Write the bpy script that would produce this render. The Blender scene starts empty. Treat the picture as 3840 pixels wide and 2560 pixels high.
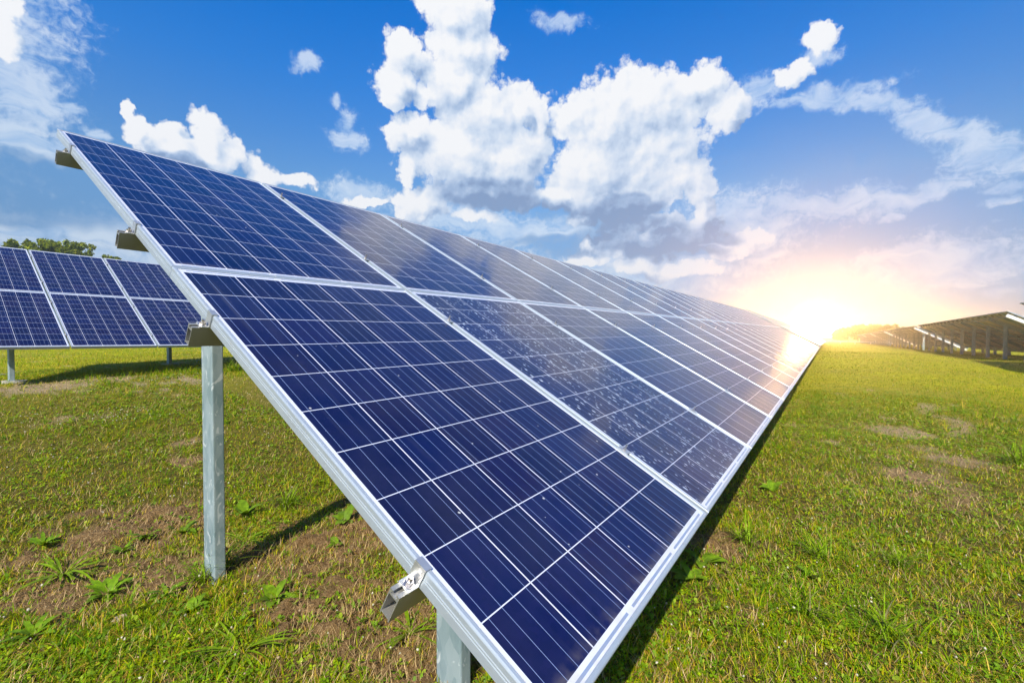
import bpy, math, random
import numpy as np
from mathutils import Vector, Matrix
R = math.radians
scene = bpy.context.scene
COL = scene.collection
Z0 = 2.28                      # height of the ground at the nearest post
random.seed(7)
rng = np.random.default_rng(11)

# ------------------------------------------------------------------ helpers
def link(name, mesh, parent=None, loc=(0, 0, 0)):
    o = bpy.data.objects.new(name, mesh)
    COL.objects.link(o)
    o.location = loc
    if parent is not None:
        o.parent = parent
    return o

def tag(o, label=None, cat=None, group=None, kind=None):
    if label: o['label'] = label
    if cat: o['category'] = cat
    if group: o['group'] = group
    if kind: o['kind'] = kind
    return o

class MB:
    """collects faces for one mesh"""
    def __init__(s): s.v = []; s.f = []; s.m = []
    def add(s, vs, fs, mi=0):
        b = len(s.v); s.v += [tuple(p) for p in vs]
        for f in fs: s.f.append([b + i for i in f]); s.m.append(mi)
    def box(s, x0, x1, y0, y1, z0, z1, mi=0):
        s.add([(x, y, z) for z in (z0, z1) for y in (y0, y1) for x in (x0, x1)],
              [(0, 2, 3, 1), (4, 5, 7, 6), (0, 1, 5, 4), (2, 6, 7, 3), (0, 4, 6, 2), (1, 3, 7, 5)], mi)
    def prism(s, poly, a, b, axis='z', mi=0, caps=True):
        n = len(poly)
        def P(p, t):
            return {'z': (p[0], p[1], t), 'x': (t, p[0], p[1]), 'y': (p[0], t, p[1])}[axis]
        vs = [P(p, a) for p in poly] + [P(p, b) for p in poly]
        fs = [(i, (i + 1) % n, n + (i + 1) % n, n + i) for i in range(n)]
        if caps: fs += [tuple(range(n - 1, -1, -1)), tuple(range(n, 2 * n))]
        s.add(vs, fs, mi)
    def cyl(s, c, r, h, n=12, mi=0, r2=None):
        r2 = r if r2 is None else r2
        vs = [(c[0] + r * math.cos(2 * math.pi * i / n), c[1] + r * math.sin(2 * math.pi * i / n), c[2]) for i in range(n)]
        vs += [(c[0] + r2 * math.cos(2 * math.pi * i / n), c[1] + r2 * math.sin(2 * math.pi * i / n), c[2] + h) for i in range(n)]
        s.add(vs, [(i, (i + 1) % n, n + (i + 1) % n, n + i) for i in range(n)] + [tuple(range(n - 1, -1, -1)), tuple(range(n, 2 * n))], mi)
    def mesh(s, name, mats, smooth=False):
        me = bpy.data.meshes.new(name)
        me.from_pydata(s.v, [], s.f)
        for m in mats: me.materials.append(m)
        me.polygons.foreach_set('material_index', s.m)
        if smooth: me.polygons.foreach_set('use_smooth', [True] * len(s.f))
        me.update()
        return me

def bulk_mesh(name, V, F, mats, tint=None, mi=None, smooth=False):
    """big mesh from numpy arrays; F is a list of (k, n) index arrays"""
    me = bpy.data.meshes.new(name)
    V = np.asarray(V, np.float32)
    me.vertices.add(len(V)); me.vertices.foreach_set('co', V.ravel())
    tot = np.concatenate([np.full(len(f), f.shape[1], np.int32) for f in F])
    loops = np.concatenate([f.astype(np.int32).ravel() for f in F])
    me.loops.add(len(loops)); me.loops.foreach_set('vertex_index', loops)
    me.polygons.add(len(tot))
    st = np.zeros(len(tot), np.int32); st[1:] = np.cumsum(tot)[:-1]
    me.polygons.foreach_set('loop_start', st); me.polygons.foreach_set('loop_total', tot)
    if smooth: me.polygons.foreach_set('use_smooth', np.ones(len(tot), bool))
    for m in mats: me.materials.append(m)
    if mi is not None: me.polygons.foreach_set('material_index', mi.astype(np.int32))
    me.update(calc_edges=True)
    if tint is not None:
        a = me.attributes.new('tint', 'FLOAT_COLOR', 'POINT')
        c = np.ones((len(V), 4), np.float32); c[:, :3] = tint
        a.data.foreach_set('color', c.ravel())
    return me

def vnoise(x, y, s, seed=0):
    """smooth value noise, numpy"""
    g = np.random.default_rng(seed).random((256, 256))
    x = np.asarray(x) / s + 1000; y = np.asarray(y) / s + 1000
    xi = np.floor(x).astype(int); yi = np.floor(y).astype(int)
    fx = x - xi; fy = y - yi
    fx = fx * fx * (3 - 2 * fx); fy = fy * fy * (3 - 2 * fy)
    G = lambda a, b: g[a % 256, b % 256]
    return (G(xi, yi) * (1 - fx) + G(xi + 1, yi) * fx) * (1 - fy) + (G(xi, yi + 1) * (1 - fx) + G(xi + 1, yi + 1) * fx) * fy

# ------------------------------------------------------------------ node helpers
class NT:
    def __init__(s, tree): s.t = tree; s.n = tree.nodes; s.l = tree.links
    def new(s, kind, **kw):
        n = s.n.new(kind)
        for k, v in kw.items(): setattr(n, k, v)
        return n
    def put(s, sock, v):
        if isinstance(v, bpy.types.NodeSocket): s.l.new(v, sock)
        elif v is not None: sock.default_value = v
    def m(s, op, a, b=None, c=None, clamp=False):
        n = s.n.new('ShaderNodeMath'); n.operation = op; n.use_clamp = clamp
        for i, v in enumerate((a, b, c)):
            if v is not None: s.put(n.inputs[i], v)
        return n.outputs[0]
    def vm(s, op, a, b=None, out=0, scale=None):
        n = s.n.new('ShaderNodeVectorMath'); n.operation = op
        s.put(n.inputs[0], a)
        if b is not None: s.put(n.inputs[1], b)
        if scale is not None: s.put(n.inputs['Scale'], scale)
        return n.outputs[out]
    def mix(s, f, a, b, mode='MIX'):
        n = s.n.new('ShaderNodeMix'); n.data_type = 'RGBA'; n.blend_type = mode
        s.put(n.inputs[0], f)
        A = [i for i in n.inputs if i.name == 'A' and i.type == 'RGBA'][0]
        B = [i for i in n.inputs if i.name == 'B' and i.type == 'RGBA'][0]
        s.put(A, (*a, 1) if isinstance(a, tuple) and len(a) == 3 else a)
        s.put(B, (*b, 1) if isinstance(b, tuple) and len(b) == 3 else b)
        return [o for o in n.outputs if o.type == 'RGBA'][0]
    def rng(s, v, a, b, c=0.0, d=1.0, smooth=False):
        n = s.n.new('ShaderNodeMapRange')
        if smooth: n.interpolation_type = 'SMOOTHSTEP'
        s.put(n.inputs[0], v)
        for i, q in enumerate((a, b, c, d)): s.put(n.inputs[i + 1], q)
        return n.outputs[0]
    def noise(s, vec, scale, detail=2, rough=.5, dist=0, dim='3D', out=0):
        n = s.n.new('ShaderNodeTexNoise'); n.noise_dimensions = dim
        if vec is not None: s.put(n.inputs['Vector'], vec)
        n.inputs['Scale'].default_value = scale; n.inputs['Detail'].default_value = detail
        n.inputs['Roughness'].default_value = rough; n.inputs['Distortion'].default_value = dist
        return n.outputs[out]
    def voro(s, vec, scale, feat='F1', out='Distance', detail=0, rand=1.0, dim='3D'):
        n = s.n.new('ShaderNodeTexVoronoi'); n.voronoi_dimensions = dim; n.feature = feat
        if vec is not None: s.put(n.inputs['Vector'], vec)
        n.inputs['Scale'].default_value = scale
        if 'Detail' in n.inputs: n.inputs['Detail'].default_value = detail
        n.inputs['Randomness'].default_value = rand
        return n.outputs[out]
    def sep(s, v):
        n = s.n.new('ShaderNodeSeparateXYZ'); s.put(n.inputs[0], v); return n.outputs
    def comb(s, x, y, z):
        n = s.n.new('ShaderNodeCombineXYZ')
        for i, v in enumerate((x, y, z)): s.put(n.inputs[i], v)
        return n.outputs[0]
    def ramp(s, f, stops):
        n = s.n.new('ShaderNodeValToRGB'); s.put(n.inputs[0], f)
        e = n.color_ramp.elements
        while len(e) < len(stops): e.new(.5)
        for q, (p, c) in zip(e, stops): q.position = p; q.color = (*c, 1)
        return n.outputs[0]

def material(name, **kw):
    mt = bpy.data.materials.new(name); mt.use_nodes = True
    t = NT(mt.node_tree)
    b = t.n['Principled BSDF']
    for k, v in kw.items(): b.inputs[k.replace('_', ' ')].default_value = v
    return mt, t, b

def bump(t, b, h, strength, dist=.01):
    n = t.new('ShaderNodeBump'); n.inputs['Strength'].default_value = strength; n.inputs['Distance'].default_value = dist
    t.put(n.inputs['Height'], h); t.l.new(n.outputs[0], b.inputs['Normal'])

# ------------------------------------------------------------------ materials
def mat_alu(name, base, rough, metal):
    mt, t, b = material(name, Metallic=metal, Roughness=rough)
    co = t.new('ShaderNodeTexCoord').outputs['Object']
    n = t.noise(co, 9, 4, .6)
    big = t.noise(co, 1.7, 2, .5)
    c = t.mix(t.rng(n, .35, .75), tuple(x * .93 for x in base), base)
    dirt = t.rng(t.noise(t.vm('MULTIPLY', co, (8, 8, 60)), 3, 4, .6), .58, .8)
    c = t.mix(t.m('MULTIPLY', dirt, .5), c, (.30, .25, .18))
    t.put(b.inputs['Base Color'], c)
    t.put(b.inputs['Roughness'], t.rng(big, .3, .7, rough - .05, rough + .08))
    return mt

M_FRAME = mat_alu('anodised_aluminium', (.41, .465, .51), .42, .38)
M_RAIL = mat_alu('mill_aluminium', (.44, .43, .39), .40, .70)
M_CLAMP = mat_alu('clamp_aluminium', (.55, .56, .56), .38, .70)

def mat_steel():
    mt, t, b = material('stainless_bolt', Metallic=1, Roughness=.34)
    b.inputs['Base Color'].default_value = (.66, .62, .60, 1)
    return mt
M_BOLT = mat_steel()
M_WHITEALU = mat_alu('bright_aluminium', (.80, .81, .80), .5, .2)

def mat_galv():
    mt, t, b = material('galvanised_steel', Metallic=.25, Roughness=.5)
    co = t.new('ShaderNodeTexCoord').outputs['Object']
    st = t.vm('MULTIPLY', co, (1, 1, .45))
    sp = t.voro(st, 34, out='Color')
    g = t.m('MULTIPLY', t.sep(sp)[0], 1)
    cl = t.noise(st, 7, 4, .62)
    c = t.mix(t.rng(cl, .3, .7), (.17, .25, .27), (.29, .37, .40))
    c = t.mix(t.m('MULTIPLY', g, .5), c, (.42, .49, .51))
    marks = t.rng(t.noise(st, 26, 2, .5, 1.2), .60, .66)
    c = t.mix(t.m('MULTIPLY', marks, .75), c, (.60, .65, .66))
    drk = t.rng(t.noise(t.vm('MULTIPLY', co, (6, 6, 1)), 4, 3), .6, .8)
    c = t.mix(t.m('MULTIPLY', drk, .3), c, (.16, .2, .2))
    z = t.sep(co)[2]
    t.put(b.inputs['Base Color'], c)
    t.put(b.inputs['Roughness'], t.rng(cl, .3, .7, .42, .6))
    bump(t, b, t.noise(st, 30, 3), .15, .002)
    return mt
M_POST = mat_galv()

def mat_concrete():
    mt, t, b = material('pale_concrete', Roughness=.9)
    co = t.new('ShaderNodeTexCoord').outputs['Object']
    t.put(b.inputs['Base Color'], t.mix(t.noise(co, 14, 4), (.30, .28, .24), (.48, .46, .41)))
    return mt
M_CONC = mat_concrete()

def mat_back():
    mt, t, b = material('white_backsheet', Roughness=.5)
    co = t.new('ShaderNodeTexCoord').outputs['Object']
    x, y, z = t.sep(co)
    fu = t.m('FRACT', t.m('DIVIDE', x, CP)); fv = t.m('FRACT', t.m('DIVIDE', y, CP))
    e = t.m('MAXIMUM', t.m('ABSOLUTE', t.m('SUBTRACT', fu, .5)), t.m('ABSOLUTE', t.m('SUBTRACT', fv, .5)))
    t.put(b.inputs['Base Color'], t.mix(t.m('GREATER_THAN', e, .48), (.60, .55, .48), (.72, .67, .60)))
    return mt
CP = .1585            # pitch of the cells

def mat_cells(name, dew=False):
    """60-cell module seen through its glass. object space: x across, y up the slope; the cells start at the origin"""
    mt, t, b = material(name)
    co = t.new('ShaderNodeTexCoord').outputs['Object']
    oi = t.new('ShaderNodeObjectInfo').outputs['Random']
    x, y, z = t.sep(co)
    u = t.m('DIVIDE', x, CP); v = t.m('DIVIDE', t.m('MULTIPLY', y, -1), CP)
    fu = t.m('FRACT', u); fv = t.m('FRACT', v)
    iu = t.m('FLOOR', u); iv = t.m('FLOOR', v)
    # cell body: |f-.5| < half width
    g = .0017 / CP
    du = t.m('ABSOLUTE', t.m('SUBTRACT', fu, .5)); dv = t.m('ABSOLUTE', t.m('SUBTRACT', fv, .5))
    gap_u = t.m('GREATER_THAN', du, .5 - g * 1.0); gap_v = t.m('GREATER_THAN', dv, .5 - g * .72)
    out = t.m('ADD', t.m('ADD', t.m('LESS_THAN', u, 0), t.m('GREATER_THAN', u, 6)),
              t.m('ADD', t.m('LESS_THAN', v, 0), t.m('GREATER_THAN', v, 10)))
    white = t.m('MINIMUM', t.m('ADD', t.m('ADD', gap_u, gap_v), out), 1)
    # bus bars, four to a cell, running up the slope
    fb = t.m('FRACT', t.m('ADD', t.m('MULTIPLY', fu, 4), 0))
    bus = t.m('LESS_THAN', t.m('ABSOLUTE', t.m('SUBTRACT', fb, .5)), .0011 * 4 / CP / 2)
    # every cell has its own shade; crystal grains inside it
    wn = t.new('ShaderNodeTexWhiteNoise', noise_dimensions='3D')
    t.put(wn.inputs['Vector'], t.comb(iu, iv, t.m('MULTIPLY', oi, 57)))
    cellr = wn.outputs['Value']; cell2 = t.sep(wn.outputs['Color'])[1]
    vec = t.vm('ADD', co, t.comb(t.m('MULTIPLY', oi, 31), t.m('MULTIPLY', iu, 3.3), iv))
    grain = t.sep(t.voro(vec, 75, out='Color'))[0]
    cloudy = t.noise(vec, 11, 3, .6)
    c = t.ramp(cellr, [(0, (.0018, .0024, .026)), (.3, (.0020, .0058, .050)), (.65, (.0038, .0038, .038)), (1, (.0095, .0034, .034))])
    c = t.mix(t.m('MULTIPLY', t.rng(cloudy, .3, .75), .55), c, (.0025, .0095, .066))
    c = t.mix(t.m('MULTIPLY', grain, .34), c, (.010, .010, .075))
    c = t.mix(t.m('MULTIPLY', cell2, .45), c, (.0010, .0020, .017))
    # printed fingers, very fine lines that only lighten the cell
    fing = t.m('LESS_THAN', t.m('FRACT', t.m('MULTIPLY', fv, 70)), .12)
    c = t.mix(t.m('MULTIPLY', fing, .03), c, (.2, .23, .35))
    c = t.mix(t.m('MULTIPLY', bus, .8), c, (.24, .32, .54))
    # ribbons in the white margins above and below the cells
    vm_ = t.m('MULTIPLY', v, CP)
    low = t.m('SUBTRACT', vm_, 10 * CP); top = t.m('MULTIPLY', vm_, -1)
    rib = t.m('ADD', t.m('MULTIPLY', t.m('GREATER_THAN', low, .0085), t.m('LESS_THAN', low, .0145)),
              t.m('MULTIPLY', t.m('GREATER_THAN', top, .010), t.m('LESS_THAN', top, .015)))
    half = t.m('ABSOLUTE', t.m('SUBTRACT', t.m('FRACT', t.m('DIVIDE', u, 2)), .5))
    rib = t.m('MULTIPLY', rib, t.m('LESS_THAN', half, .455))
    wc = t.mix(rib, (.56, .58, .66), (.20, .26, .38))
    c = t.mix(white, c, wc)
    # dust, droppings, dried drips
    dust = t.rng(t.noise(co, 3.2, 4, .6), .35, .8)
    c = t.mix(t.m('MULTIPLY', dust, .03), c, (.45, .43, .40))
    streak = t.m('MULTIPLY', t.rng(t.noise(t.vm('MULTIPLY', co, (26, 1.1, 1)), 1, 3), .56, .74), t.rng(t.noise(co, 2.4, 2), .4, .7))
    c = t.mix(t.m('MULTIPLY', streak, .06), c, (.42, .41, .38))
    edge_ = t.m('MULTIPLY', t.rng(low, -.03, .02), t.rng(t.noise(co, 30, 3), .4, .7))
    c = t.mix(t.m('MULTIPLY', edge_, .35), c, (.34, .29, .22))
    sp = t.m('LESS_THAN', t.voro(t.vm('ADD', co, t.comb(oi, oi, oi)), 24), t.rng(t.noise(co, 40, 1), .5, .85, 0, .16))
    c = t.mix(t.m('MULTIPLY', sp, .65), c, (.6, .6, .58))
    if dew:
        # drops strung out in lines down the slope, as they dried
        acc = None
        for (cx_, cy_, th, w_) in ((60.0, 34.0, .80, .25), (104.0, 62.0, .92, .28)):
            X_ = t.m('ADD', t.m('MULTIPLY', x, cx_), t.m('MULTIPLY', t.noise(co, 9, 1), .9)); ix = t.m('FLOOR', X_)
            wn1 = t.new('ShaderNodeTexWhiteNoise', noise_dimensions='1D'); t.put(wn1.inputs['W'], ix)
            Y_ = t.m('ADD', t.m('MULTIPLY', y, cy_), t.m('MULTIPLY', wn1.outputs['Value'], 17)); iy = t.m('FLOOR', Y_)
            wn2 = t.new('ShaderNodeTexWhiteNoise', noise_dimensions='2D'); t.put(wn2.inputs['Vector'], t.comb(ix, iy, 0))
            on = t.rng(wn2.outputs['Value'], th, 1, 0, 1)
            dx_ = t.m('SUBTRACT', t.m('FRACT', X_), .5); dy_ = t.m('MULTIPLY', t.m('SUBTRACT', t.m('FRACT', Y_), .5), .62)
            dd = t.m('SQRT', t.m('ADD', t.m('MULTIPLY', dx_, dx_), t.m('MULTIPLY', dy_, dy_)))
            drop = t.m('LESS_THAN', dd, t.m('MULTIPLY', t.m('POWER', on, .6), t.m('MULTIPLY', w_, t.rng(t.noise(t.vm('MULTIPLY', co, (30, 3, 1)), 1, 2), .3, .6, .3, 1))))
            acc = drop if acc is None else t.m('MAXIMUM', acc, drop)
        c = t.mix(t.m('MULTIPLY', acc, .85), c, (.58, .64, .72))
        fine = t.rng(t.noise(t.vm('MULTIPLY', co, (1, .3, 1)), 160, 2), .6, .7)
        c = t.mix(t.m('MULTIPLY', fine, .04), c, (.5, .55, .65))
    t.put(b.inputs['Base Color'], c)
    b.inputs['Roughness'].default_value = .36
    b.inputs['Specular IOR Level'].default_value = .12
    b.inputs['Coat Weight'].default_value = .75
    b.inputs['Coat IOR'].default_value = 1.30
    t.put(b.inputs['Coat Roughness'], t.rng(t.noise(co, 2.1, 4, .65), .3, .75, .05, .17))
    nb = t.new('ShaderNodeBump'); nb.inputs['Strength'].default_value = .12; nb.inputs['Distance'].default_value = .002
    t.put(nb.inputs['Height'], t.noise(co, 1.6, 2)); t.l.new(nb.outputs[0], b.inputs['Coat Normal'])
    return mt
M_CELL = mat_cells('solar_cells_under_glass')
M_DEW = mat_cells('solar_cells_speckled_glass', dew=True)
M_BACK = mat_back()

# ------------------------------------------------------------------ solar arrays
WP, LP = 1.0113, 1.6515          # pitch of the modules along the row / down the slope
MW, ML = .992, 1.650
UO, VO = .0205, .0335            # cell origin measured from the frame's outer corner
TILT = R(29.24)

def frame_mesh():
    prof = [(0, -.040), (0, -.0225), (.0014, -.0220), (.0014, -.0195), (0, -.0190), (0, -.0165), (.0014, -.0160),
            (.0014, -.0135), (0, -.0130), (0, -.0035), (.0012, -.0010), (.0035, 0), (.0100, 0), (.0118, -.0012),
            (.0120, -.0028), (.0120, -.0068), (.0022, -.0068), (.0022, -.0384), (.028, -.0384), (.028, -.040)]
    mb = MB(); n = len(prof)
    vs = []
    for a, w in prof:
        for (cx, cy) in ((0, 0), (1, 0), (1, 1), (0, 1)):
            X = a if cx == 0 else MW - a
            Y = a if cy == 0 else ML - a
            vs.append((X - UO, -(Y - VO), w))
    fs = []
    for i in range(n):
        j = (i + 1) % n
        for k in range(4):
            l = (k + 1) % 4
            fs.append((i * 4 + k, j * 4 + k, j * 4 + l, i * 4 + l))
    mb.add(vs, fs)
    me = mb.mesh('frame', [M_FRAME])
    return me

def sheet_mesh(mat, with_frame=False):
    mb = MB(); a = .0098
    x0, x1 = a - UO, MW - a - UO; y0, y1 = -(ML - a - VO), -(a - VO)
    z0, z1 = -.0062, -.0030
    vs = [(x0, y0, z1), (x1, y0, z1), (x1, y1, z1), (x0, y1, z1)]
    mb.add(vs, [(0, 1, 2, 3)], 0)
    vs = [(x0, y0, z0), (x1, y0, z0), (x1, y1, z0), (x0, y1, z0)]
    mb.add(vs, [(3, 2, 1, 0)], 1)
    cx = MW / 2 - UO
    mb.box(cx - .055, cx + .055, -.17, -.07, -.028, -.0064, 2)     # junction box under the top edge
    mats = [mat, M_BACK, M_BOX]
    if with_frame:
        fm = frame_mesh()
        mb.add([tuple(v.co) for v in fm.vertices], [tuple(p.vertices) for p in fm.polygons], 3)
        mats.append(M_FRAME)
    return mb.mesh('solar_panel', mats)

M_BOX, _t, _b = material('black_plastic', Roughness=.5); _b.inputs['Base Color'].default_value = (.02, .02, .02, 1)
ME_FRAME = frame_mesh()
ME_SHEET = sheet_mesh(M_CELL); ME_SHEET_DEW = sheet_mesh(M_DEW)
ME_WHOLE = sheet_mesh(M_CELL, True)

CLV = [.290, 1.275, 1.979, 2.968]     # clamp stations down the slope, from the top outer edge (cell origin + .0335)

def purlin_mesh(L):
    """hollow rail with slotted top and bottom, runs along x; top face at w=-.0405"""
    mb = MB(); w = .0135; zt = -.0405; zb = -.0985; tk = .0022
    x0, x1 = -.0455, L + .024
    outer = [(-w, zb - .004), (-w + .003, zb - .004), (-w + .003, zb), (w - .003, zb), (w - .003, zb - .004), (w, zb - .004),
             (w, -.071), (w + .0008, -.0705), (w + .0008, -.0695), (w, -.069), (w, zt),
             (.005, zt), (.005, zt - .003), (.008, zt - .003), (.008, zt - .009), (-.008, zt - .009), (-.008, zt - .003), (-.005, zt - .003), (-.005, zt),
             (-w, zt)]
    inner = [(-w + tk, zb + tk), (w - tk, zb + tk), (w - tk, zt - .012), (-w + tk, zt - .012)]
    n = len(outer)
    P = lambda p, t: (t, p[0], p[1])
    vs = [P(p, x0) for p in outer] + [P(p, x1) for p in outer]
    mb.add(vs, [(i, n + i, n + (i + 1) % n, (i + 1) % n) for i in range(n)])
    vs = [P(p, x0) for p in inner] + [P(p, x1) for p in inner]
    mb.add(vs, [((i + 1) % 4, 4 + (i + 1) % 4, 4 + i, i) for i in range(4)])
    # end faces, as strips between the outer and the inner outline
    for X in (x0, x1):
        q = [(-w, zb), (-w + tk, zb), (-w + tk, zt - .012), (-w, zt - .012)]
        for rect in ([(-w, zb), (-w + tk, zb), (-w + tk, zt - .012), (-w, zt - .012)], [(w - tk, zb), (w, zb), (w, zt - .012), (w - tk, zt - .012)],
                     [(-w + tk, zb), (w - tk, zb), (w - tk, zb + tk), (-w + tk, zb + tk)], [(-w, zt - .012), (w, zt - .012), (w, zt - .009), (-w, zt - .009)],
                     [(-w, zt - .009), (-.008, zt - .009), (-.008, zt - .003), (-w, zt - .003)], [(.008, zt - .009), (w, zt - .009), (w, zt - .003), (.008, zt - .003)],
                     [(-w, zt - .003), (-.005, zt - .003), (-.005, zt), (-w, zt)], [(.005, zt - .003), (w, zt - .003), (w, zt), (.005, zt)],
                     [(-w, zb - .004), (-w + .003, zb - .004), (-w + .003, zb), (-w, zb)], [(w - .003, zb - .004), (w, zb - .004), (w, zb), (w - .003, zb)]):
            mb.add([P(p, X) for p in rect], [(0, 1, 2, 3) if X == x1 else (3, 2, 1, 0)])
    return mb.mesh('purlin', [M_RAIL])

def bolt_mesh(h=.012):
    mb = MB()
    mb.cyl((0, 0, 0), .0085, .0016, 16)
    mb.cyl((0, 0, .0016), .0064, .0055, 6)
    mb.cyl((0, 0, .0071), .0040, h - .0071, 10, r2=.0034)
    return mb.mesh('bolt', [M_BOLT])
ME_BOLT = bolt_mesh(.013); ME_BOLT_TALL = bolt_mesh(.024)

def end_clamp_mesh():
    """Z-shaped: lip on the frame, web down its side, foot on the rail. x grows towards the panel, frame side at x=0"""
    mb = MB(); hw = .015; t_ = .0030
    poly = [(.0125, .0006), (.0125, .0036), (-.0036, .0036), (-.0036, -.0370), (-.0270, -.0370), (-.0270, -.0402), (-.0006, -.0402), (-.0006, .0006)]
    mb.prism([(p[0], p[1]) for p in poly], -hw, hw, 'y')
    return mb.mesh('end_clamp', [M_CLAMP])

def mid_clamp_mesh():
    mb = MB()
    mb.box(-.0165, .0165, -.021, .021, .0006, .0036)
    mb.box(-.0075, .0075, -.012, .012, -.040, .0008)
    return mb.mesh('mid_clamp', [M_CLAMP])
ME_ECL = end_clamp_mesh(); ME_MCL = mid_clamp_mesh()

def post_mesh(h):
    """cold formed C section, web on the -x side, open towards +x; top at z=0"""
    b, a, l, tk = .120, .055, .016, .0035
    def rnd(pts, r, n=4):
        out = []
        for i, p in enumerate(pts):
            p = Vector(p); q0 = Vector(pts[i - 1]); q1 = Vector(pts[(i + 1) % len(pts)])
            d0 = (q0 - p).normalized(); d1 = (q1 - p).normalized()
            ri = r[i]
            if ri <= 0: out.append(tuple(p)); continue
            A = p + d0 * ri; B = p + d1 * ri
            for k in range(n + 1):
                s = k / n
                out.append(tuple(A * (1 - s) ** 2 + p * 2 * s * (1 - s) + B * s * s))
        return out
    H = b / 2
    pts = [(0, -H), (a, -H), (a, -H + l), (a - tk, -H + l), (a - tk, -H + tk), (tk, -H + tk), (tk, H - tk), (a - tk, H - tk),
           (a - tk, H - l), (a, H - l), (a, H), (0, H)]
    rr = [.009, .007, 0, 0, .004, .005, .005, .004, 0, 0, .007, .009]
    mb = MB(); mb.prism(rnd(pts, rr), -h, 0, 'z')
    me = mb.mesh('post', [M_POST])
    return me

def ground_h(x, y):
    x = np.asarray(x, float); y = np.asarray(y, float)
    g = np.interp(x, [-30, 0, 12, 24, 40, 70, 120, 300, 900, 3000], [-2.36, -2.29, -2.15, -2.05, -2.25, -2.62, -3.3, -5.6, -11, -30])
    s = np.clip((y + .5) / 6.6, 0, 1); s = s * s * (3 - 2 * s)
    lift = .57 * np.interp(x, [-10, 4, 20, 60], [1, 1, .5, .3])
    r = np.hypot(x + .6, y + 3.2)
    und = (vnoise(x, y, 2.3, 3) - .5) * .07 + (vnoise(x, y, .7, 4) - .5) * .03
    und = und * np.clip(r / 2, .3, 1) * np.clip(1.3 - r / 60, 0, 1)
    return g + s * lift + und + Z0

def make_array(name, label, x0, y0, ztop, n, slope=0.0, detail=2, posts=(.40, .74), post_y=(-.60, -1.92), dew=(), grp='rows of solar arrays', clamp_cols=30, footing=False, tilt=TILT, end_rafter=False):
    """x0,y0,ztop: top outer corner of the near end; the row runs to +x and faces -y"""
    root = bpy.data.objects.new(name, None); COL.objects.link(root)
    root.empty_display_size = .2
    root.location = (x0, y0, ztop + Z0); root.rotation_euler = (0, -slope, 0)
    tag(root, label, 'solar array', grp)
    L = (n - 1) * WP + MW
    ct, st_ = math.cos(tilt), math.sin(tilt)
    def loc(u, v, w=0.0): return (u, -v * ct - w * st_, -v * st_ + w * ct)
    for i in range(n):
        for j in (0, 1):
            p = loc(i * WP + UO, j * LP + VO)
            if detail == 2:
                o = link('solar_panel', ME_SHEET_DEW if (i, j) in dew else ME_SHEET, root, p)
                if (i, j) in dew: o['label'] = 'panel speckled with dried water drops'
                f = link('frame', ME_FRAME, o)
            else:
                o = link('solar_panel', ME_WHOLE, root, p)
            o.rotation_euler = (tilt, 0, 0)
    pm = purlin_mesh(L)
    for v in CLV:
        o = link('purlin', pm, root, loc(0, v)); o.rotation_euler = (tilt, 0, 0)
    if detail >= 1:
        for v in CLV:
            o = link('end_clamp', ME_ECL, root, loc(0, v)); o.rotation_euler = (tilt, 0, 0)
            if detail == 2: link('bolt', ME_BOLT, o, (-.0155, 0, -.0371)).scale = (1.3, 1.3, 1.3)
            o = link('end_clamp', ME_ECL, root, loc(L, v)); o.rotation_euler = (-tilt, 0, math.pi)
    if detail == 2:
        for i in range(1, min(n, clamp_cols)):
            for v in CLV:
                o = link('mid_clamp', ME_MCL, root, loc(i * WP - (WP - MW) / 2, v)); o.rotation_euler = (tilt, 0, 0)
                if i < 9: link('bolt', ME_BOLT_TALL, o, (0, 0, .0034))
    if end_rafter:
        mb = MB(); mb.box(-.03, .02, -2.98 * 1.1, -.05, -.215, -.103)
        o = link('rafter', mb.mesh('rafter', [M_WHITEALU]), root, (0, 0, 0)); o.rotation_euler = (tilt, 0, 0)
    # rafters and posts
    k = 0; x = posts[0]
    cb, sb = math.cos(slope), math.sin(slope)
    yr, yf = post_y
    while x < L - .1:
        xf = x + posts[1] - posts[0]
        mb = MB()
        mb.box(-.02, .02, -2.92, -.16, -.186, -.103)
        o = link('rafter', mb.mesh('rafter', [M_POST]), root, (x + .028, 0, 0)); o.rotation_euler = (tilt, 0, 0)
        for (px, py) in ((x, yr), (xf, yf)):
            zt = math.tan(tilt) * py - .19 / ct + .02 if px == x else math.tan(tilt) * py - .105 / ct
            gx = x0 + px; gy = y0 + py
            gz = float(ground_h(gx, gy)) - (ztop + Z0) - px * sb
            o = link('post', post_mesh(zt - gz + .12), root, (px, py, zt)); o.rotation_euler = (0, slope, 0)
            if footing:
                mb = MB(); mb.cyl((.03, 0, -(zt - gz) - .03), .17, .05, 20, r2=.15)
                link('footing', mb.mesh('footing', [M_CONC]), o)
        x += 2.405; k += 1
    return root

SUN_E = 5.0; SKY_S = .1; EXPO = .53; CLOUD_K = .70; CORE = 2400.0
GRASS = 1.0
HAZE_D = .0040; HAZE_G = .84


# ------------------------------------------------------------------ ground
CX, CY = -.605, -3.172           # the spot the viewer stands on
SOIL = [(.43, .37, .42), (.16, .31, .40), (-.03, -.19, .30), (.36, -.39, .28), (.94, -.75, .42), (1.36, -.51, .40), (.60, -1.34, .38),
        (4.46, -3.79, .30), (6.74, -3.92, .4), (2.28, -2.66, .24), (.74, 5.34, .6), (1.5, 5.6, .5), (23.0, -7.4, 1.0), (.66, -1.73, .35), (5.4, -4.2, .3)]

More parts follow.
